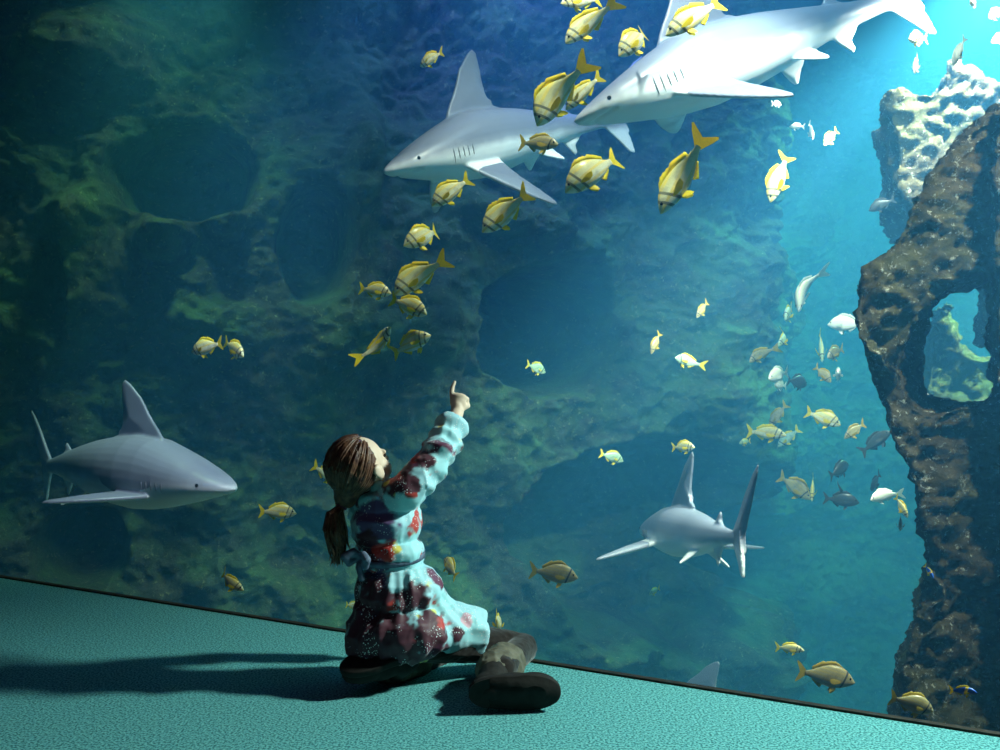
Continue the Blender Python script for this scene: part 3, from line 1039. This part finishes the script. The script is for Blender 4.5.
M_skin = plain('skin', (0.80, 0.60, 0.46), 0.5, 0.3)
M_tights = plain('dark_tights', (0.014, 0.009, 0.008), 0.85, 0.15, 0.3, 60, 0.1, 0.3)
M_boot = plain('black_boot', (0.018, 0.016, 0.015), 0.75, 0.2, 0.3, 40, 0.2)
M_shaft = plain('boot_shaft', (0.13, 0.12, 0.09), 0.8, 0.2, 0.35, 30, 0.3)
M_iris = plain('brown_eye', (0.03, 0.02, 0.015), 0.15, 0.6)
M_tie = plain('hair_tie', (0.12, 0.02, 0.05), 0.6)

# head frame
hf = Vector((.62, .58, .44)).normalized()
hu = Vector((-.38, -.34, .86))
hu = (hu - hf * hu.dot(hf)).normalized()
hr = hf.cross(hu).normalized()
HC = g(361, 468, 2.72)
HR = Matrix((hr, hf, hu)).transposed()


def H(x, y, z):
    return HC + hr * x + hf * y + hu * z


bm = bmesh.new()
add_ell(bm, H(0, -.008, .018), (.067, .082, .074), HR)
add_ell(bm, H(0, .024, -.022), (.055, .055, .062), HR)
add_ell(bm, H(0, .056, -.074), (.020, .016, .014), HR)
for sx in (1, -1):
    add_ell(bm, H(sx * .030, .048, -.030), (.024, .024, .026), HR)     # cheeks
    add_ell(bm, H(sx * .026, .066, .016), (.020, .009, .008), HR)      # brow ridge
    add_ell(bm, H(sx * .074, .006, -.010), (.007, .015, .024), HR)     # ear shell
    add_ell(bm, H(sx * .080, -.003, -.004), (.005, .013, .018), HR)
    add_ell(bm, H(sx * .066, .010, -.034), (.006, .008, .009), HR)     # ear lobe
add_cap(bm, H(0, .072, .004), H(0, .086, -.022), .006, .0095)          # nose
add_ell(bm, H(.008, .080, -.025), (.006, .006, .005), HR)
add_ell(bm, H(-.008, .080, -.025), (.006, .006, .005), HR)
add_ell(bm, H(0, .074, -.046), (.017, .008, .005), HR)                  # lips
add_ell(bm, H(0, .072, -.054), (.014, .008, .0055), HR)
add_chain(bm, [g(384, 500, 2.745), g(378, 488, 2.745), H(0, -.01, -.045)], [.036, .031, .034])
# trunk
add_chain(bm, [g(386, 508, 2.745), g(390, 540, 2.74), g(395, 580, 2.73), g(402, 632, 2.73)], [.058, .066, .068, .078])
add_chain(bm, [g(404, 494, 2.675), g(386, 498, 2.745), g(366, 503, 2.82)], [.034, .045, .034])
# pointing arm
ELB = g(438, 457, 2.73)
WR = g(457.5, 411, 2.86)
add_chain(bm, [g(404, 494, 2.675), ELB, WR], [.036, .029, .0195])
# other arm, resting in the lap
add_chain(bm, [g(366, 503, 2.82), g(372, 566, 2.93), g(420, 600, 2.93)], [.034, .028, .019])
LH = g(430, 604, 2.92)
add_ell(bm, LH, (.026, .028, .014))
for k in range(4):
    b0 = LH + Vector((.020, -.018 + .012 * k, .0))
    add_chain(bm, [b0, b0 + Vector((.016, .002, -.004)), b0 + Vector((.026, .003, -.014))], [.0075, .007, .0055], 10)
add_chain(bm, [LH + Vector((-.004, -.022, 0)), LH + Vector((.010, -.036, -.002)), LH + Vector((.022, -.036, -.006))], [.008, .0075, .006], 10)
# legs
add_chain(bm, [g(418, 640, 2.72), g(522, 648, 2.86), g(502, 668, 2.64)], [.060, .040, .024])
add_chain(bm, [g(390, 642, 2.77), g(446, 655, 2.97), g(392, 668, 2.72)], [.060, .040, .027])
# hand, pointing finger up
hu2 = (WR - ELB).normalized().lerp(Vector((-.08, .1, 1)).normalized(), .75).normalized()
hx = (Vector((1, 0, 0)) - hu2 * hu2.x).normalized()
hy = hx.cross(hu2) * -1
if hy.y < 0:
    hy = -hy
RH = Matrix((hx, hy, hu2)).transposed()


def Hd(x, y, z):
    return WR + hx * x + hy * y + hu2 * z


add_cap(bm, Hd(0, 0, -.01), Hd(-.001, 0, .015), .018, .018)
add_ell(bm, Hd(.001, 0, .028), (.0245, .0135, .026), RH)
add_ell(bm, Hd(.003, -.002, .042), (.0235, .0115, .012), RH)
add_chain(bm, [Hd(-.016, 0, .040), Hd(-.0185, .002, .058), Hd(-.016, .004, .074), Hd(-.010, .006, .090)], [.0082, .0075, .0068, .0056], 12)
for x, z, l in ((-.003, .049, .022), (.0095, .046, .021), (.021, .039, .018)):
    add_chain(bm, [Hd(x, 0, z), Hd(x + .006, l * .95, z + .002), Hd(x + .004, l * 1.1, z - .018), Hd(x + .001, l * .45, z - .021)], [.0078, .0074, .0068, .006], 12)
add_chain(bm, [Hd(.014, .006, .010), Hd(.029, .018, .020), Hd(.026, .030, .034), Hd(.012, .033, .040)], [.0095, .0085, .0075, .006], 12)
me = remeshed('child_body', bm, .0031, 5, .5)
obj('body', me, M_skin, girl)
for sx in (1, -1):
    e = bmesh.new()
    add_ell(e, H(sx * .025, .0685, .002), (.0095, .0075, .0062), HR, 16, 10)
    obj('eye', bm_mesh('eye', e), M_iris, girl)

# ---- hair: cap of combed locks gathered in a low ponytail
M_hair, nt, b, out = new_mat('auburn_hair')
tc = N(nt, 'ShaderNodeTexCoord')
n1 = N(nt, 'ShaderNodeTexNoise', Scale=60.0, Detail=3.0)
nt.links.new(tc.outputs['Object'], n1.inputs['Vector'])
c = ramp(nt, n1.outputs['Fac'], [(0.3, (0.045, 0.014, 0.012)), (0.7, (0.19, 0.085, 0.045))])
nt.links.new(c, b.inputs['Base Color'])
b.inputs['Roughness'].default_value = 0.45
b.inputs['Specular IOR Level'].default_value = 0.4

TIE = g(341, 506, 2.70)
bm = bmesh.new()
add_ell(bm, H(0, -.020, .022), (.072, .080, .076), HR)
add_chain(bm, [H(0, -.045, -.01), HC.lerp(TIE, .75), TIE], [.058, .034, .016])
rg = random.Random(3)
SKC = H(0, -.016, .020)


def lock(a0, a1, off_, r0):
    """lock along the skull from direction a0 to a1 (head coordinates)"""
    pts = []
    for k in range(11):
        t = k / 10
        d = a0.lerp(a1, t).normalized()
        p = Vector((d.x * .074, d.y * .083, d.z * .078)) * (1 + off_)
        w = HR @ p + SKC
        if t > .72:
            w = w.lerp(TIE + Vector((rg.uniform(-.006, .006), rg.uniform(-.006, .006), rg.uniform(-.004, .004))), ((t - .72) / .28) ** 1.2)
        pts.append(w)
    add_chain(bm, pts, [r0 * (.55 + .8 * math.sin(PI * min(1, .15 + k / 12))) for k in range(11)], 6)


tie_dir = (HR.transposed() @ (TIE - SKC)).normalized()
for k in range(230):
    th = rg.uniform(-1, 1) * 2.35
    # hairline ring round the face: 0 = forehead, +-2.3 = below the ears
    yy = .60 - .56 * (abs(th) / 2.35) ** 1.5
    rr = math.sqrt(max(0, 1 - yy * yy))
    a0 = Vector((math.sin(th) * rr, yy, math.cos(th) * rr))
    back_ = rg.uniform(0, .55)
    a0 = a0.lerp(Vector((a0.x, -.6, a0.z + .1)).normalized(), back_).normalized()
    lock(a0, tie_dir, rg.uniform(0, .05), rg.uniform(.0020, .0038))
obj('hair', bm_mesh('hair', bm), M_hair, girl)
bm = bmesh.new()
for k in range(130):
    a = rg.uniform(0, 2 * PI)
    q = rg.random() ** .5
    o0 = Vector((math.cos(a) * .010 * q, math.sin(a) * .010 * q, 0))
    ln_ = rg.uniform(.07, .135)
    sx = rg.gauss(-.006, .013)
    sy = rg.gauss(-.008, .014)
    p0 = TIE + o0
    p1 = p0 + Vector((-.012 + sx * .5, -.012 + sy * .5, -.018))
    p2 = p0 + Vector((-.010 + sx * .8, -.018 + sy, -.022 - ln_ * .45))
    p3 = p0 + Vector((-.001 + sx * .7 + rg.gauss(0, .004), -.016 + sy, -.022 - ln_ * .8))
    p4 = p0 + Vector((-.004 + sx * .5 + rg.gauss(0, .008), -.014 + sy, -.022 - ln_ * 1.05))
    add_chain(bm, [p0, p1, p2, p3, p4], [.0040, .0052, .0048, .0032, .0006], 6)
obj('ponytail', bm_mesh('ponytail', bm), M_hair, girl)
bm = bmesh.new()
for k in range(18):
    a, b2 = 2 * PI * k / 18, 2 * PI * (k + 1) / 18
    f1 = Vector((-.5, -.25, -.8)).normalized()
    e1 = f1.cross(Vector((0, 1, 0))).normalized()
    e2 = f1.cross(e1)
    add_cap(bm, TIE + (e1 * math.cos(a) + e2 * math.sin(a)) * .014, TIE + (e1 * math.cos(b2) + e2 * math.sin(b2)) * .014, .0045, .0045, 8)
obj('hair_tie', bm_mesh('hair_tie', bm), M_tie, girl)

# ---- dress
bm = bmesh.new()
add_ell(bm, g(386, 503, 2.745), (.088, .085, .052))
add_ell(bm, g(387, 524, 2.742), (.098, .090, .085))
add_ell(bm, g(393, 555, 2.735), (.090, .082, .062))
add_ell(bm, g(399, 592, 2.73), (.118, .105, .085))
add_ell(bm, g(402, 630, 2.72), (.143, .135, .088))
add_chain(bm, [g(380, 600, 2.72), g(374, 640, 2.68), g(378, 655, 2.66)], [.06, .075, .045])
add_chain(bm, [g(410, 600, 2.75), g(440, 628, 2.76), g(463, 634, 2.785)], [.09, .080, .066])


def cone(bm, a, b_, ra, rb, seg=28):
    d = b_ - a
    q = d.normalized().to_track_quat('Z', 'Y').to_matrix()
    A = [bm.verts.new(a + q @ Vector((ra * math.cos(2 * PI * j / seg), ra * math.sin(2 * PI * j / seg), 0))) for j in range(seg)]
    B = [bm.verts.new(b_ + q @ Vector((rb * math.cos(2 * PI * j / seg), rb * math.sin(2 * PI * j / seg), 0))) for j in range(seg)]
    for j in range(seg):
        k = (j + 1) % seg
        bm.faces.new((A[j], A[k], B[k], B[j]))
    bm.faces.new(A[::-1])
    bm.faces.new(B)


cone(bm, g(440, 628, 2.76), g(480, 634, 2.80), .082, .060)
CUFF = WR + (ELB - WR) * .27
add_chain(bm, [g(390, 499, 2.72), g(406, 492, 2.68), ELB + Vector((0, 0, .003))], [.050, .048, .043])
cone(bm, ELB, CUFF, .042, .041)
add_chain(bm, [ELB, ELB.lerp(CUFF, .55), ELB.lerp(CUFF, .9)], [.042, .045, .038])
add_chain(bm, [g(372, 500, 2.79), g(366, 503, 2.82), g(372, 566, 2.93), g(408, 594, 2.93)], [.050, .048, .043, .036])
add_chain(bm, [g(376, 489, 2.70), g(388, 488, 2.71), g(396, 490, 2.75)], [.014, .016, .014], 12)     # collar
me = remeshed('dress', bm, .0042, 4, .5)
co = get_co(me)
no = get_no(me)
W = co + np.array(GIRL0)
wv = fbm(W * np.array([1.0, 1.0, .45]), 22, 2, 7, .5, True) * .003
wv += fbm(W * np.array([.7, .7, 1.3]), 11, 2, 19, .5, True) * .006
# pleats running down from the belt
ang = np.arctan2(W[:, 1] - 2.73, W[:, 0] - at(395, 560, 2.73).x)
zw = W[:, 2]
zb = at(393, 556, 2.735).z
below = np.clip((zb - zw) / .12, 0, 1)
arm = W[:, 0] > at(425, 500, 2.7).x
wv += np.where(arm & (zw > .5), 0, below * .0035 * np.sin(ang * 17 + 3 * fbm(W, 6, 2, 31)))
# waist drawn in by the belt
wv -= np.exp(-((zw - zb - .012 * np.sin(ang)) / .016) ** 2) * .010 * (~arm | (zw < .5))
# creases across the raised sleeve
e0, e1 = np.array(ELB), np.array(CUFF)
tt = ((co - e0) @ (e1 - e0)) / ((e1 - e0) @ (e1 - e0))
wv += np.where(arm & (zw > .45), .0035 * np.sin(tt * 16 + 2 * fbm(W, 12, 2, 5)), 0)
set_co(me, co + no * wv[:, None])
# woven flower pattern, with shade of the left side and bottom painted in
base = np.array([.36, .66, .74])
colr = np.tile(base, (len(W), 1))
ragged = fbm(W, 34, 3, 55, .6)


def patch(mask, c_, soft=1.0):
    m = np.clip(mask, 0, 1)[:, None]
    colr[:] = colr * (1 - m) + np.array(c_) * m


nz = fbm(W, 11, 3, 81)
n2_ = fbm(W, 13, 3, 91)
patch((nz - .42) * 12, (.12, .015, .06))
patch((n2_ - .62) * 12, (.50, .03, .02))
patch((fbm(W, 24, 2, 97) - .78) * 14, (.65, .60, .12))
MAR, RED, YLW, PNK, BAS, PLM = (.07, .008, .025), (.52, .025, .018), (.75, .62, .10), (.65, .35, .42), (.36, .72, .78), (.11, .055, .17)
for px, py, rp, cc, d in [(400, 556, 24, BAS, 2.63), (418, 545, 18, BAS, 2.66), (410, 570, 22, BAS, 2.62), (447, 605, 17, BAS, 2.68), (472, 628, 17, BAS, 2.72), (412, 508, 16, BAS, 2.64), (438, 462, 17, BAS, 2.70), (449, 440, 16, BAS, 2.78),
                          (372, 525, 26, PLM, 2.64), (366, 580, 22, PLM, 2.62), (360, 610, 34, MAR, 2.60), (362, 648, 34, MAR, 2.60), (398, 652, 36, MAR, 2.58), (366, 560, 22, PLM, 2.64), (368, 548, 20, MAR, 2.66),  # painted shade: plum and maroon darken the left back and skirt bottom
                          (398, 480, 17, MAR, 2.66), (393, 477, 10, RED, 2.66), (412, 486, 10, MAR, 2.64), (428, 461, 9, MAR, 2.68), (467, 446, 10, MAR, 2.77), (459, 454, 6, MAR, 2.73),
                          (417, 527, 9, RED, 2.655), (419, 538, 6, MAR, 2.655), (384, 552, 13, RED, 2.645), (396, 549, 7, YLW, 2.645), (429, 583, 7, YLW, 2.65),
                          (412, 602, 20, MAR, 2.60), (438, 607, 12, RED, 2.64), (432, 628, 22, MAR, 2.61), (445, 622, 11, RED, 2.64), (429, 601, 6, YLW, 2.60), (405, 640, 18, MAR, 2.57), (466, 620, 7, PNK, 2.73), (456, 636, 9, MAR, 2.67), (386, 483, 4, YLW, 2.67)]:
    p_ = np.array(at(px, py, d))
    rr_ = rp / F * d
    dd = np.linalg.norm((W - p_) * np.array([1, .6, 1]), axis=1)
    patch((1.0 + .28 * ragged - dd / rr_) * 5, cc)
ca_ = me.color_attributes.new('cloth', 'FLOAT_COLOR', 'POINT')
ca_.data.foreach_set('color', np.c_[np.clip(colr, 0, 1), np.ones(len(W))].astype(np.float32).reshape(-1))
M_dress, nt, b, out = new_mat('flowered_cloth')
atn = N(nt, 'ShaderNodeAttribute')
atn.attribute_name = 'cloth'
tc = N(nt, 'ShaderNodeTexCoord')
vo = N(nt, 'ShaderNodeTexVoronoi', Scale=150.0)
no_ = N(nt, 'ShaderNodeTexNoise', Scale=18.0, Detail=2.0)
nt.links.new(tc.outputs['Object'], vo.inputs['Vector'])
nt.links.new(tc.outputs['Object'], no_.inputs['Vector'])
f1 = ramp(nt, vo.outputs['Distance'], [(0.22, (1, 1, 1)), (0.30, (0, 0, 0))])
f2 = ramp(nt, no_.outputs['Fac'], [(0.50, (0, 0, 0)), (0.56, (1, 1, 1))])
mm = N(nt, 'ShaderNodeMath', operation='MULTIPLY')
nt.links.new(f1, mm.inputs[0])
nt.links.new(f2, mm.inputs[1])
nt.links.new(mixc(nt, mm.outputs[0], atn.outputs['Color'], (0.80, 0.85, 0.86)), b.inputs['Base Color'])
b.inputs['Roughness'].default_value = 0.6
b.inputs['Sheen Weight'].default_value = 0.2
obj('dress', me, M_dress, girl)

# belt with a bow at the back
M_belt = plain('belt_cloth', (0.12, 0.16, 0.24), 0.6, 0.3, 0.3, 50, 0.2)
bm = bmesh.new()
n = 40
cc_ = g(393, 556, 2.735)
ring = []
for k in range(n):
    a = 2 * PI * k / n
    ring.append(cc_ + Vector((math.cos(a) * .0865, math.sin(a) * .0785, .010 * math.sin(a) + .006 * math.cos(a))))
for k in range(n):
    p, q2 = ring[k], ring[(k + 1) % n]
    o1 = (p - cc_).normalized()
    o2 = (q2 - cc_).normalized()
    hh = Vector((0, 0, .008))
    vs_ = [bm.verts.new(v) for v in (p - hh, q2 - hh, q2 + hh, p + hh, p - hh + o1 * .004, q2 - hh + o2 * .004, q2 + hh + o2 * .004, p + hh + o1 * .004)]
    for f_ in ((0, 1, 2, 3), (7, 6, 5, 4), (0, 4, 5, 1), (3, 2, 6, 7)):
        bm.faces.new([vs_[i] for i in f_])
obj('belt', bm_mesh('belt', bm), M_belt, girl)
bm = bmesh.new()
kn = g(361, 556, 2.67)
add_ell(bm, kn, (.013, .012, .012))
for dx, dz, dyy in ((-.024, -.004, -.012), (.012, -.010, -.024)):
    pts = [kn, kn + Vector((dx * .8, dyy, .018 + dz)), kn + Vector((dx * 1.7, dyy * 1.4, .006 + dz)), kn + Vector((dx * 1.3, dyy, -.014 + dz)), kn]
    add_chain(bm, pts, [.006, .011, .012, .010, .006], 10)
add_chain(bm, [kn, kn + Vector((-.004, -.010, -.03)), kn + Vector((.004, -.014, -.058))], [.006, .009, .010], 10)
obj('bow', remeshed('bow', bm, .0025, 3), M_belt, girl)

# ---- tights
bm = bmesh.new()
add_chain(bm, [g(430, 640, 2.73), g(522, 648, 2.86), g(502, 669, 2.60)], [.062, .044, .036])
add_chain(bm, [g(395, 645, 2.77), g(446, 655, 2.97), g(395, 667, 2.72)], [.058, .045, .034])
me = remeshed('tights', bm, .004, 4)
co = get_co(me)
no = get_no(me)
set_co(me, co + no * (fbm(co * np.array([1, 1, 1.6]), 30, 2, 3, .5, True) * .0016)[:, None])
obj('tights', me, M_tights, girl)


# ---- boots
def boot(center, u, v, w, ankle, knee, label=None):
    """center of the sole; u heel-to-toe, v across, w from the ground side up into the boot"""
    out_ = []
    n = 40
    for k in range(n):
        a = 2 * PI * k / n
        x = math.cos(a)
        y = math.sin(a)
        sx = math.copysign(abs(x) ** .75, x) * .118
        wd = .049 if x > 0 else .046
        waist_ = 1 - .05 * math.exp(-((sx + .015) / .035) ** 2)
        out_.append((sx, math.copysign(abs(y) ** .85, y) * wd * waist_))
    bm = bmesh.new()
    lv = [(0, .97), (.004, 1.0), (.016, 1.0), (.020, .96)]
    rows = [[bm.verts.new(center + u * (x * s_) + v * (y * s_) + w * h) for x, y in out_] for h, s_ in lv]
    for r0, r1 in zip(rows, rows[1:]):
        for j in range(n):
            k = (j + 1) % n
            bm.faces.new((r0[j], r0[k], r1[k], r1[j]))
    bm.faces.new(rows[0])
    bm.faces.new(rows[-1])
    bt = bpy.data.objects.new('boot', None)
    bt = obj('boot', bm_mesh('boot_sole', bm), M_boot, girl)
    # heel block
    bm = bmesh.new()
    rows = []
    hp = [(x, y) for x, y in out_ if x < -.052]
    ys = max(y for x, y in hp)
    rows = [[bm.verts.new(center + u * x + v * y * .97 - w * h) for x, y in hp] for h in (-.004, .003)]
    m_ = len(hp)
    for j in range(m_):
        k = (j + 1) % m_
        bm.faces.new((rows[0][j], rows[0][k], rows[1][k], rows[1][j]))
    bm.faces.new(rows[0])
    bm.faces.new(rows[1])
    obj('heel', bm_mesh('heel', bm, False), M_boot, bt)
    bm = bmesh.new()
    R_ = Matrix((u, v, w)).transposed()
    add_ell(bm, center + u * .050 + w * .030, (.066, .042, .034), R_)
    add_ell(bm, center + u * .0 + w * .036, (.070, .037, .042), R_)
    add_ell(bm, center - u * .060 + w * .040, (.050, .036, .048), R_)
    add_chain(bm, [center - u * .055 + w * .05, ankle], [.038, .043])
    obj('upper', remeshed('upper', bm, .004, 4), M_boot, bt)
    bm = bmesh.new()
    top_ = ankle.lerp(knee, .36)
    rr = [.048, .053, .049, .055, .051, .057, .053, .059, .057]
    pts = [ankle.lerp(top_, k / 8) for k in range(9)]
    add_chain(bm, pts, rr, 20)
    me = remeshed('shaft', bm, .0035, 1)
    co = get_co(me)
    no = get_no(me)
    set_co(me, co + no * (fbm(co, 28, 2, 13, .5, True) * .003)[:, None])
    obj('shaft', me, M_shaft, bt, label='grey brown slouched boot shaft')
    return bt


X, Y, Zv = Vector((1, 0, 0)), Vector((0, 1, 0)), Vector((0, 0, 1))
u1 = Vector((.995, .05, -.01)).normalized()
w1 = Vector((-.05, .985, .12)).normalized()
v1 = w1.cross(u1).normalized()
c1 = g(515, 692, 2.47)
c1.z = .051
boot(c1, u1, v1, w1, g(494, 672, 2.60), g(522, 648, 2.86))
u2 = Vector((-.80, -.35, -.18)).normalized()
w2 = Vector((.22, -.25, .95))
w2 = (w2 - u2 * w2.dot(u2)).normalized() * -1
v2 = w2.cross(u2).normalized()
c2_ = g(382, 668, 2.63)
c2_.z = .105
boot(c2_, u2, v2, w2, g(392, 668, 2.74), g(446, 655, 2.97))
